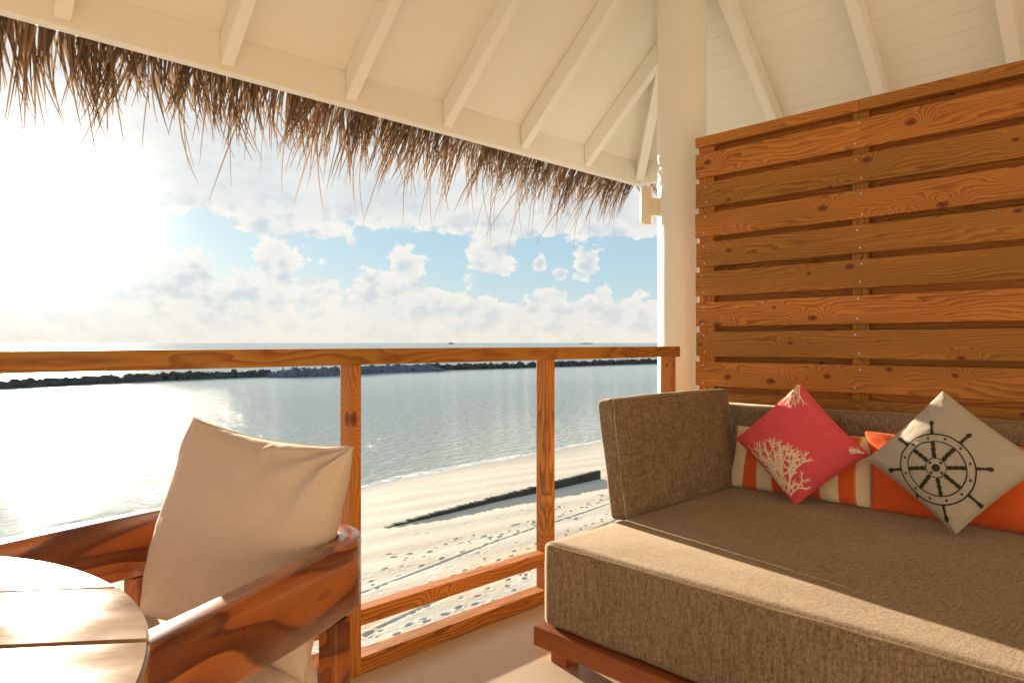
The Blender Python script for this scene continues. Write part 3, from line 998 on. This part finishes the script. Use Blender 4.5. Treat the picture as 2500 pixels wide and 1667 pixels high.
# ================================================================== COLUMN
def build_column():
    cx, cy, R = 3.42, 2.13, .136
    verts, faces = [], []
    zs = np.linspace(-.22, 3.45, 60); n = 64
    for z in zs:
        for k in range(n):
            th = 2 * math.pi * k / n
            rr = R + .0022 * mnoise.noise(Vector((math.cos(th) * 1.2, math.sin(th) * 1.2, z * 2.4))) + .0010 * mnoise.noise(Vector((math.cos(th) * 5, math.sin(th) * 5, z * 9)))
            verts.append((rr * math.cos(th), rr * math.sin(th), z))
    for i in range(len(zs) - 1):
        for k in range(n):
            faces.append((i * n + k, i * n + (k + 1) % n, (i + 1) * n + (k + 1) % n, (i + 1) * n + k))
    faces.append(tuple((len(zs) - 1) * n + k for k in range(n)))
    o = link('column', mesh_from('column', verts, faces, PLASTER, True), None, (cx, cy, 0))
    tag(o, 'thick round cream plastered column between the railing and the slatted screen', 'column')
    # wall lamp, an up and down cylinder on the seaward side
    e = empty('wall_lamp', (3.275, 2.271, 1.881), 'cream cylinder wall lamp fixed to the left side of the column under the thatch', 'lamp')
    verts, faces = [], []
    prof = [(.026, .085), (.029, .103), (.034, .104), (.035, .101), (.035, -.101), (.034, -.104), (.029, -.103), (.026, -.085)]
    n = 40
    for (rr, z) in prof:
        for k in range(n):
            th = 2 * math.pi * k / n
            verts.append((rr * math.cos(th), rr * math.sin(th), z))
    for i in range(len(prof) - 1):
        for k in range(n):
            faces.append((i * n + k, i * n + (k + 1) % n, (i + 1) * n + (k + 1) % n, (i + 1) * n + k))
    faces.append(tuple(range(n))); faces.append(tuple((len(prof) - 1) * n + k for k in range(n - 1, -1, -1)))
    link('lamp_body', mesh_from('lamp_body', verts, faces, LAMPM, True), e)
    ang = math.atan2(2.13 - 2.271, 3.42 - 3.275)
    me = box_mesh('mounting_box', (.045, .040, .10), LAMPM, .004)
    link('mounting_box', me, e, (.045 * math.cos(ang), .045 * math.sin(ang), -.01), (0, 0, ang))


build_column()

# ================================================================== RAILING
rail = empty('railing', (1.2, 2.01, 0), 'orange pine veranda railing with square posts and two low rails', 'railing')
RYI, RYO = 1.98, 2.045
box('top_rail', (-4.5, 1.955, 1.028), (3.125, 2.062, 1.081), PINE_TOP, rail, .004, 3)
px = [1.187 - .948 * 2, 1.187 - .948 - .948 * 0, 1.187, 2.134, 3.078]
posts = [(-3.55, -3.505), (-2.60, -2.555), (-1.655, -1.61), (-.71, -.665), (.215, .258), (1.187, 1.229), (2.134, 2.181), (3.078, 3.122)]
for (a, b) in posts:
    box('post', (a, RYI, 0.0), (b, RYO, 1.028), PINE_Z, rail, .003, 2)
for i in range(len(posts) - 1):
    a, b = posts[i][1] + .0005, posts[i + 1][0] - .0005
    box('middle_rail', (a, 1.985, .160), (b, 2.040, .212), PINE_X, rail, .003, 2)
    box('bottom_rail', (a, 1.982, .002), (b, 2.050, .056), PINE_X, rail, .003, 2)

# ================================================================== SLATTED SCREEN
scr = empty('slatted_screen', (3.25, 1.9, 0), 'tall orange pine privacy screen of horizontal slats beside the column', 'screen')
XS = 3.220
YL, YR = 1.925, -1.60
slat_me = box_mesh('slat', (.020, YL - YR, .1255), PINE_Y, .0025, 2)
back_me = box_mesh('back_slat', (.020, YL - YR - .04, .124), PINE_Y, .0025, 2)
pitch = .1553
jit = [0, .001, -.001, 0, .002, -.001, 0, .001, 0, 0, 0, 0, 0, 0]
nsl = 13
slat_z = []
for i in range(nsl):
    z = 2.087 - .062 - pitch * i + jit[i]
    slat_z.append(z)
    o = link('slat', slat_me, scr, Vector((XS + .010, (YL + YR) / 2 + rng.uniform(-.004, .004), z)) - scr.location)
    link('back_slat', back_me, scr, Vector((XS + .071, (YL + YR) / 2, z - pitch / 2 + .004)) - scr.location)
battens = [(1.828, 1.916), (1.075, 1.145), (.32, .39), (-.43, -.36), (-1.18, -1.11)]
link('back_slat', back_me, scr, Vector((XS + .071, (YL + YR) / 2, slat_z[0] + pitch / 2 + .004)) - scr.location)
for (a, b) in battens:
    box('batten', (XS + .0205, a, .0), (XS + .0615, b, 2.125), PINE_Z, scr, .002, 1)
box('cap_rail', (XS + .002, 1.112, 2.126), (XS + .060, 1.926, 2.178), PINE_Y, scr, .003, 2)
box('cap_rail', (XS + .002, YR, 2.126), (XS + .060, 1.110, 2.178), PINE_Y, scr, .003, 2)
# screws: two per slat and batten
bm = bmesh.new()
bmesh.ops.create_cone(bm, cap_ends=True, segments=8, radius1=.0042, radius2=.0034, depth=.003)
for v in bm.verts: v.co = Vector((v.co.z, v.co.x, v.co.y))
screw_me = bpy.data.meshes.new('screw'); bm.to_mesh(screw_me); bm.free(); screw_me.materials.append(STEEL)
for z in slat_z[:10]:
    for (a, b) in battens[:2]:
        for dz in (-.043, .043):
            link('screw', screw_me, scr, Vector((XS - .0008, (a + b) / 2 + rng.uniform(-.016, .016), z + dz + rng.uniform(-.006, .006))) - scr.location)

# ================================================================== DAYBED
bed = empty('daybed', (2.4, .6, 0), 'wide taupe daybed on a low wooden frame below the slatted screen', 'daybed')
BL = Vector(bed.location)
box('frame', (1.655, -.64, .090), (3.17, 1.600, .154), FRAME_WOOD, bed, .005, 3)
for (x, y) in ((1.75, 1.573), (1.75, .50), (1.75, -.55), (3.05, 1.573), (3.05, -.55)):
    box('foot', (x, y - .035, 0), (x + .07, y + .035, .0895), FRAME_WOOD, bed, .004, 2)
mz0, mz1 = .155, .434
mat_me = soft_box_mesh('mattress', (1.43, 2.22, mz1 - mz0), TAUPE, .024, (.008, .008, .002), 44, .003, 3)
link('mattress', mat_me, bed, Vector((2.397, .475, (mz0 + mz1) / 2)) - BL)
MX0, MY1 = 2.397 - .715, .475 + 1.11
pts = []
for i in range(120):
    t = i / 119
    y = MY1 - .02 - t * 2.2
    g = 0
    pts.append(Vector((MX0 + .007 + .001 * mnoise.noise(Vector((y * 6, 0, 0))), y, mz1 - .008 + .0025 * mnoise.noise(Vector((y * 7, 3, 0))))) - BL)
pp = link('piping', tube_mesh('piping', pts, .0032, PIPING, 8), bed)
# back cushion along the screen
bc = soft_box_mesh('back_cushion', (.105, 2.40, .375), TAUPE, .03, (.012, .006, .006), 30, .004, 5)
link('back_cushion', bc, bed, Vector((3.135, .56, .615)) - BL, (0, 0, 0))


# end bolster leaning at the seaward end
def build_end_cushion():
    W, T, H = .900, .080, .468
    me = soft_box_mesh('end_cushion', (W, T, H), TAUPE, .024, (.004, .010, .004), 30, .003, 8)
    e = link('end_cushion', me, bed, Vector((2.576, 1.640, .414 + H / 2)) - BL)
    e.rotation_euler = (math.radians(-8.5), 0, math.radians(0))
    # piping round the front face
    pts = []
    hw, hh, y = W / 2 - .006, H / 2 - .006, -T / 2 + .003
    cr = .02
    for (cx, cz, a0) in ((hw - cr, hh - cr, 0), (-hw + cr, hh - cr, 90), (-hw + cr, -hh + cr, 180), (hw - cr, -hh + cr, 270)):
        for k in range(7):
            a = math.radians(a0 + k * 15)
            pts.append((cx + cr * math.cos(a), y, cz + cr * math.sin(a)))
    dense = []
    for i in range(len(pts)):
        p, q = Vector(pts[i]), Vector(pts[(i + 1) % len(pts)])
        m = max(1, int((q - p).length / .03))
        for k in range(m):
            v = p.lerp(q, k / m)
            v += mnoise.noise_vector(v * 9) * .0012
            dense.append(v)
    link('piping', tube_mesh('piping', dense, .0028, PIPING, 6, True), e)


build_end_cushion()


# ================================================================== PILLOWS
class Pillow:
    """c = corner points (BL, BR, TR, TL); front faces +normal"""
    def __init__(s, c, thick, pinch=.07, seed=0, normal=(-1, 0, 0), pw=.42, wr=.004, floor=None, folds=0.0):
        s.folds = folds
        s.floor = floor
        s.c = [Vector(p) for p in c]; s.T = thick; s.k = pinch; s.seed = seed; s.pw = pw; s.wr = wr
        n = (s.c[1] - s.c[0]).cross(s.c[3] - s.c[0]).normalized()
        if n.dot(Vector(normal)) < 0: n.negate()
        s.n = n
    def at(s, u, v, side=1, lift=0.0):
        uu = u * (1 - s.k * (1 - v * v) * u * u); vv = v * (1 - s.k * (1 - u * u) * v * v)
        a, b = (uu + 1) / 2, (vv + 1) / 2
        p = s.c[0] * (1 - a) * (1 - b) + s.c[1] * a * (1 - b) + s.c[2] * a * b + s.c[3] * (1 - a) * b
        t = (max(0, 1 - u * u) * max(0, 1 - v * v)) ** s.pw
        t += .012 * mnoise.noise(Vector((u * 2.1 + s.seed, v * 2.1, side)))
        edge = max(abs(u), abs(v))
        if s.folds:
            g = math.exp(-((1 - v) / .38) ** 2) * min(1, (1 - edge) * 9)
            t += s.folds * g * (mnoise.noise(Vector((u * 8 + v * 2.5, v * 1.4, 5.0))) + .5 * mnoise.noise(Vector((u * 17 + v * 4, v * 2, 7.0))))
            dx, dy = 1 - u, 1 - v
            an = math.atan2(dy, dx); rr = math.hypot(dx, dy)
            t += s.folds * 1.1 * math.sin(an * 11 + 2 * mnoise.noise(Vector((u * 2, v * 2, 1)))) * math.exp(-(rr / .55) ** 2) * min(1, (1 - edge) * 9)
        w = s.wr * mnoise.noise(Vector((u * 5 + s.seed, v * 5, side * 3))) * min(1, (1 - edge) * 6)
        rad = s.wr * .7 * math.sin(math.atan2(v, u) * 26 + s.seed) * max(0, edge - .72) * max(0, 1 - edge) * 22
        q = p + s.n * side * (max(0, t) * s.T / 2 + w + rad + lift) + s.n * (.006 * mnoise.noise(Vector((u * 1.3, v * 1.3, s.seed))))
        if s.floor is not None and q.z < s.floor: q.z = s.floor + (q.z - s.floor) * .06
        return q
    def mesh(s, name, mat, origin, N=44, uvoff=0):
        verts, faces, uvs = [], [], []
        for side in (1, -1):
            o = len(verts)
            for j in range(N + 1):
                for i in range(N + 1):
                    u = math.sin((i / N - .5) * math.pi); v = math.sin((j / N - .5) * math.pi)
                    verts.append(s.at(u, v, side) - origin); uvs.append(((u + 1) / 2, (v + 1) / 2))
            for j in range(N):
                for i in range(N):
                    a = o + j * (N + 1) + i
                    q = (a, a + 1, a + N + 2, a + N + 1)
                    faces.append(q if side == 1 else q[::-1])
        me = mesh_from(name, verts, faces, mat, True, uvs)
        bm = bmesh.new(); bm.from_mesh(me)
        bmesh.ops.remove_doubles(bm, verts=bm.verts, dist=.0006)
        bmesh.ops.recalc_face_normals(bm, faces=bm.faces)
        bm.to_mesh(me); bm.free()
        me.polygons.foreach_set('use_smooth', [True] * len(me.polygons))
        return me
    def seam(s, origin, mat, r=.0022):
        pts = []
        M = 26
        for (a, b) in (((-1, -1), (1, -1)), ((1, -1), (1, 1)), ((1, 1), (-1, 1)), ((-1, 1), (-1, -1))):
            for i in range(M):
                t = i / M
                u, v = a[0] + (b[0] - a[0]) * t, a[1] + (b[1] - a[1]) * t
                pts.append((s.at(u, v, 1) + s.at(u, v, -1)) / 2 - origin)
        return tube_mesh('seam', pts, r, mat, 6, True)


class Print:
    def __init__(s, pil, lift=.0014): s.p, s.v, s.f, s.l = pil, [], [], lift
    def strip(s, pts, widths, conv):
        """pts in print coordinates; conv maps to (u, v)"""
        o = len(s.v); n = len(pts)
        for i, p in enumerate(pts):
            a = pts[max(0, i - 1)]; b = pts[min(n - 1, i + 1)]
            dx, dy = b[0] - a[0], b[1] - a[1]; L = math.hypot(dx, dy) or 1
            nx, ny = -dy / L, dx / L
            w = widths[i] / 2
            for k in (-1, 0, 1):
                u, v = conv(p[0] + nx * w * k, p[1] + ny * w * k)
                u = max(-.995, min(.995, u)); v = max(-.995, min(.995, v))
                s.v.append(s.p.at(u, v, 1, s.l))
        for i in range(n - 1):
            a = o + i * 3
            s.f += [(a, a + 1, a + 4, a + 3), (a + 1, a + 2, a + 5, a + 4)]
    def disc(s, x, y, r, conv, n=14, ry=None):
        ry = ry or r
        m = 6
        pts = []; ws = []
        for i in range(m + 1):
            t = -math.pi / 2 + math.pi * i / m
            pts.append((x + r * math.sin(t), y)); ws.append(max(.0004, 2 * ry * math.cos(t)))
        s.strip(pts, ws, conv)
    def mesh(s, name, mat, origin):
        return mesh_from(name, [p - origin for p in s.v], s.f, mat, True)


def make_pillow(name, label, corners, thick, mat, seed, parent=None, **kw):
    corners = [(x * .98, y * .98, CAM_Z + (z - CAM_Z) * .98 + (-.012 if z < .46 else 0)) for (x, y, z) in corners]
    p = Pillow(corners, thick, seed=seed, floor=.4385, **kw)
    org = Vector(corners[0])
    e = empty(name, org, label, 'pillow')
    link('cover', p.mesh('cover', mat, org), e)
    return e, p, org


# striped lumbar pillow (behind)
e, p, org = make_pillow('scatter_pillow', 'orange and cream striped pillow behind the coral print pillow',
                        [(3.02, 1.632, .430), (3.02, .985, .430), (3.085, .990, .705), (3.085, 1.615, .700)], .13, STRIPES, 3, pinch=.04)
link('seam', p.seam(org, CREAM), e)
# plain orange pillow
e, p, org = make_pillow('scatter_pillow', 'plain orange pillow behind the grey ship wheel pillow',
                        [(3.00, .985, .430), (3.00, .34, .430), (3.075, .36, .725), (3.075, 1.035, .730)], .13, ORANGE, 5, pinch=.05)
link('seam', p.seam(org, ORANGE), e)


def diamond(sx, sy):
    return (sx + sy, sy - sx)


# coral pillow
cB, cR, cT, cL = (2.875, 1.245, .4225), (2.975, .985, .648), (3.03, 1.290, .925), (2.965, 1.560, .655)
e, p, org = make_pillow('scatter_pillow', 'coral red pillow standing on its corner with a white branching sea coral print',
                        [cB, cR, cT, cL], .15, CORAL, 9, pinch=.06)
link('seam', p.seam(org, CORAL), e)


def coral_print(p, org, e):
    r = random.Random(12)
    pr = Print(p)
    def ok(x, y): return abs(x) + abs(y) < .965
    def branch(x, y, a, L, w, depth):
        pts = [(x, y)]; bend = r.uniform(-.5, .5)
        n = 5
        for i in range(n):
            aa = a + bend * (i / n) * .6
            x += math.cos(aa) * L / n; y += math.sin(aa) * L / n
            if not ok(x, y): break
            pts.append((x, y))
        if len(pts) < 2: return
        m = len(pts)
        pr.strip(pts, [w * (1 - .35 * i / (m - 1)) for i in range(m)], diamond)
        if depth <= 0 or len(pts) <= n: return
        for sgn in (-1, 1):
            branch(pts[-1][0], pts[-1][1], a + bend * .5 + sgn * r.uniform(.22, .5), L * r.uniform(.62, .86), w * .78, depth - 1)
        q = pts[2 + r.randrange(2)]
        branch(q[0], q[1], a + r.choice((-1, 1)) * r.uniform(.5, .85), L * r.uniform(.5, .75), w * .7, depth - 2)
        q = pts[1 + r.randrange(2)]
        branch(q[0], q[1], a + r.choice((-1, 1)) * r.uniform(.5, .85), L * r.uniform(.4, .6), w * .62, depth - 3)
    D2 = math.radians
    branch(-.16, -.80, D2(112), .28, .046, 4)
    branch(-.08, -.84, D2(76), .25, .046, 4)
    branch(-.12, -.82, D2(95), .25, .040, 4)
    branch(-.05, -.86, D2(48), .18, .03, 3)
    branch(-.22, -.74, D2(124), .27, .032, 3)
    link('coral_print', pr.mesh('coral_print', IVORY, org), e)
    # tips of the next motif wrapping over the other corners
    pr = Print(p)
    for a in (-112, -95, -78, -62):
        branch(0.0 + (a + 88) * .0012, .95, D2(a), .17, .024, 2)
    link('coral_print', pr.mesh('coral_print', IVORY, org), e)
    pr = Print(p)
    for a in (165, 180, 200):
        branch(.95, 0.0, D2(a), .10, .022, 1)
    link('coral_print', pr.mesh('coral_print', IVORY, org), e)


coral_print(p, org, e)

# ship wheel pillow
wB, wR, wT, wL = (2.79, .640, .445), (2.90, .405, .690), (2.975, .725, .918), (2.90, .970, .640)
e, p, org = make_pillow('scatter_pillow', 'stone grey pillow standing on its corner with a dark ship steering wheel print',
                        [wB, wR, wT, wL], .16, GREYC, 14, pinch=.05)
link('seam', p.seam(org, GREYC), e)


def wheel_print(p, org, e):
    pr = Print(p, .0016)
    C = (-.09, -.20)
    def conv(xm, ym):
        return diamond(C[0] + xm / .275, C[1] + ym / .245)
    def ring(R, w):
        n = 72
        pr.strip([(R * math.cos(2 * math.pi * i / n), R * math.sin(2 * math.pi * i / n)) for i in range(n + 1)], [w] * (n + 1), conv)
    ring(.1180, .0046); ring(.0915, .0040); ring(.0325, .0030)
    pr.disc(0, 0, .0135, conv)
    for k in range(4):
        a = math.radians(45 + 90 * k); pr.disc(.0235 * math.cos(a), .0235 * math.sin(a), .0046, conv)
    for k in range(12):
        a = math.radians(10 + 30 * k); pr.disc(.1050 * math.cos(a), .1050 * math.sin(a), .0042, conv)
    for k in range(8):
        a = math.radians(2 + 45 * k); ca, sa = math.cos(a), math.sin(a)
        pts, ws = [], []
        for i in range(15):
            t = i / 14; R = .034 + t * .056
            pts.append((R * ca, R * sa)); ws.append(.0090 + .0045 * math.sin(t * math.pi * 3) ** 2 + (.003 if i % 2 else 0))
        pr.strip(pts, ws, conv)
        pts, ws = [], []
        prof = [.0105, .012, .0085, .010, .0075, .0095, .0075, .009, .0085, .0115, .014, .0155, .0145, .009, .001]
        for i, w in enumerate(prof):
            R = .1195 + .050 * i / 14
            pts.append((R * ca, R * sa)); ws.append(w)
        pr.strip(pts, ws, conv)
    link('ship_wheel_print', pr.mesh('ship_wheel_print', INK, org), e)


wheel_print(p, org, e)

# ================================================================== ARMCHAIR
CH_ROT = math.radians(20.0)
CH = Vector((.584, 1.554, 0))
chair = empty('armchair', CH, 'reddish hardwood armchair with curved arms and cream seat cushions beside the railing', 'armchair', rz=CH_ROT)


def ribbon(name, path, widths, z0s, z1s, mat, bev=.008):
    """solid band swept along a plan path: per point width, bottom and top height"""
    n = len(path); verts, faces = [], []
    for i in range(n):
        a = path[max(0, i - 1)]; b = path[min(n - 1, i + 1)]
        dx, dy = b[0] - a[0], b[1] - a[1]; L = math.hypot(dx, dy)
        nx, ny = -dy / L, dx / L
        w = widths[i] / 2; z0, z1 = z0s[i], z1s[i]; e = bev
        prof = [(-w, z0 + e), (-w, z1 - e), (-w + e * .3, z1 - e * .3), (-w + e, z1), (w - e, z1), (w - e * .3, z1 - e * .3), (w, z1 - e), (w, z0 + e), (w - e * .3, z0 + e * .3), (w - e, z0), (-w + e, z0), (-w + e * .3, z0 + e * .3)]
        for (o, z) in prof:
            verts.append((path[i][0] + nx * o, path[i][1] + ny * o, z))
    m = 12
    for i in range(n - 1):
        for k in range(m):
            faces.append((i * m + k, i * m + (k + 1) % m, (i + 1) * m + (k + 1) % m, (i + 1) * m + k))
    faces.append(tuple(range(m - 1, -1, -1))); faces.append(tuple((n - 1) * m + k for k in range(m)))
    me = mesh_from(name, verts, faces, mat)
    bm = bmesh.new(); bm.from_mesh(me); bmesh.ops.recalc_face_normals(bm, faces=bm.faces); bm.to_mesh(me); bm.free()
    me.polygons.foreach_set('use_smooth', [True] * len(me.polygons))
    try:
        me.set_sharp_from_angle(angle=math.radians(35))
    except Exception:
        pass
    return me


AZ1 = .680
for sgn in (-1, 1):
    # arm: centre line from the rounded rear corner forwards, flaring outwards
    hw = .305
    path, ws, z0, z1 = [], [], [], []
    R = .115
    cx_, cy_ = .055 - .0, sgn * (hw - R)
    for k in range(9):
        a = math.radians(10 + 80 * k / 8)
        path.append((cx_ + R * math.cos(a), cy_ + sgn * R * math.sin(a)))
        ws.append(.050); z0.append(AZ1 - .150); z1.append(AZ1)
    for k in range(1, 25):
        t = k / 24
        x = .055 - .60 * t
        y = hw + .6 * t * math.tan(math.radians(8)) * (1 - .25 * t) + (.012 * math.sin(t * math.pi) if sgn > 0 else 0)
        path.append((x, sgn * y)); ws.append(.048 + (.035 if sgn > 0 else .012) * t)
        z0.append(AZ1 - .150 + .045 * t * t); z1.append(AZ1 - .005 * t)
    link('arm', ribbon('arm', path, ws, z0, z1, ROSE), chair)
    # rear and front legs
    bx, by = .075, sgn * (hw + .002)
    link('leg', box_mesh('leg', (.048, .048, AZ1 - .152), ROSE, .006, 3), chair, (bx - .03, by, (AZ1 - .152) / 2))
    link('leg', box_mesh('leg', (.050, .050, AZ1 - .118), ROSE, .006, 3), chair, (-.50, sgn * (hw + .062), (AZ1 - .118) / 2))
    link('side_rail', box_mesh('side_rail', (.50, .028, .07), ROSE, .004, 2), chair, (-.23, sgn * (hw + .02), .285), (0, 0, -sgn * math.radians(8)))
path = [(.168, -.200 + .4 * k / 10) for k in range(11)]
link('back_rail', ribbon('back_rail', path, [.052] * 11, [AZ1 - .148] * 11, [AZ1 - .002] * 11, ROSE), chair)
link('back_rail', box_mesh('back_rail', (.03, .52, .06), ROSE, .004, 2), chair, (.09, 0, .285))
link('front_rail', box_mesh('front_rail', (.03, .66, .07), ROSE, .004, 2), chair, (-.50, 0, .285))
for k in range(5):
    link('seat_slat', box_mesh('seat_slat', (.07, .56, .018), ROSE, .003, 2), chair, (-.42 + .115 * k, 0, .328))
link('seat_cushion', soft_box_mesh('seat_cushion', (.60, .555, .10), CANVAS, .03, (.01, .01, .022), 26, .006, 2), chair, (-.22, 0, .390))
# back cushion (built in world space, then moved into the chair's frame)
inv = Matrix.Rotation(-CH_ROT, 4, 'Z')
cs = [Vector((.505, 1.795, .452)), Vector((.655, 1.265, .425)), Vector((.800, 1.318, .872)), Vector((.628, 1.79, .912))]
cs = [inv @ (c - CH) for c in cs]
bp = Pillow(cs, .22, pinch=.085, seed=31, normal=(-1, 0, .2), pw=.46, wr=.004, folds=.13)
link('back_pillow', bp.mesh('back_pillow', CANVAS, Vector((0, 0, 0)), 60), chair)
sm = link('back_pillow_seam', bp.seam(Vector((0, 0, 0)), CANVAS, .0022), chair)


# ================================================================== TABLE
def build_table():
    cx, cy, R, z1 = -.355, 1.06, .64, .75
    ang = math.radians(-38.0)
    e = empty('round_table', (cx, cy, 0), 'round wooden veranda table with planked top in sun glare', 'table', rz=ang)
    # planks run along local x; joints at regular local y
    pw = .190; gap = .0045
    off = .043
    ks = range(-4, 4)
    for k in ks:
        y0, y1 = k * pw + off + gap / 2, (k + 1) * pw + off - gap / 2
        y0c, y1c = max(y0, -R + .002), min(y1, R - .002)
        if y1c - y0c < .01: continue
        n = 14
        top = []
        for i in range(n + 1):
            y = y0c + (y1c - y0c) * i / n; top.append((math.sqrt(max(0, R * R - y * y)), y))
        outl = top + [(-x, y) for (x, y) in reversed(top)]
        bm = bmesh.new()
        vs = [bm.verts.new((x, y, z1)) for (x, y) in outl]
        f = bm.faces.new(vs)
        r = bmesh.ops.extrude_face_region(bm, geom=[f])
        for v in [g for g in r['geom'] if isinstance(g, bmesh.types.BMVert)]: v.co.z -= .032
        bmesh.ops.recalc_face_normals(bm, faces=bm.faces)
        bmesh.ops.bevel(bm, geom=[ed for ed in bm.edges if ed.is_manifold and ed.calc_face_angle(0) > .8], offset=.0035, segments=2, affect='EDGES')
        me = bpy.data.meshes.new('table_plank'); bm.to_mesh(me); bm.free(); me.materials.append(TABLEM)
        link('table_plank', me, e, (0, 0, rng.uniform(-.0008, .0008)))
    for a in (-.25, .25):
        link('batten', box_mesh('batten', (.06, 1.0, .03), TABLEM, .004, 2), e, (a, 0, z1 - .032 - .0165))
    for k in range(4):
        a = math.radians(45 + 90 * k)
        link('leg', box_mesh('leg', (.055, .055, z1 - .063), ROSE, .006, 2), e, (.33 * math.cos(a), .33 * math.sin(a), (z1 - .063) / 2), (0, 0, a))


build_table()
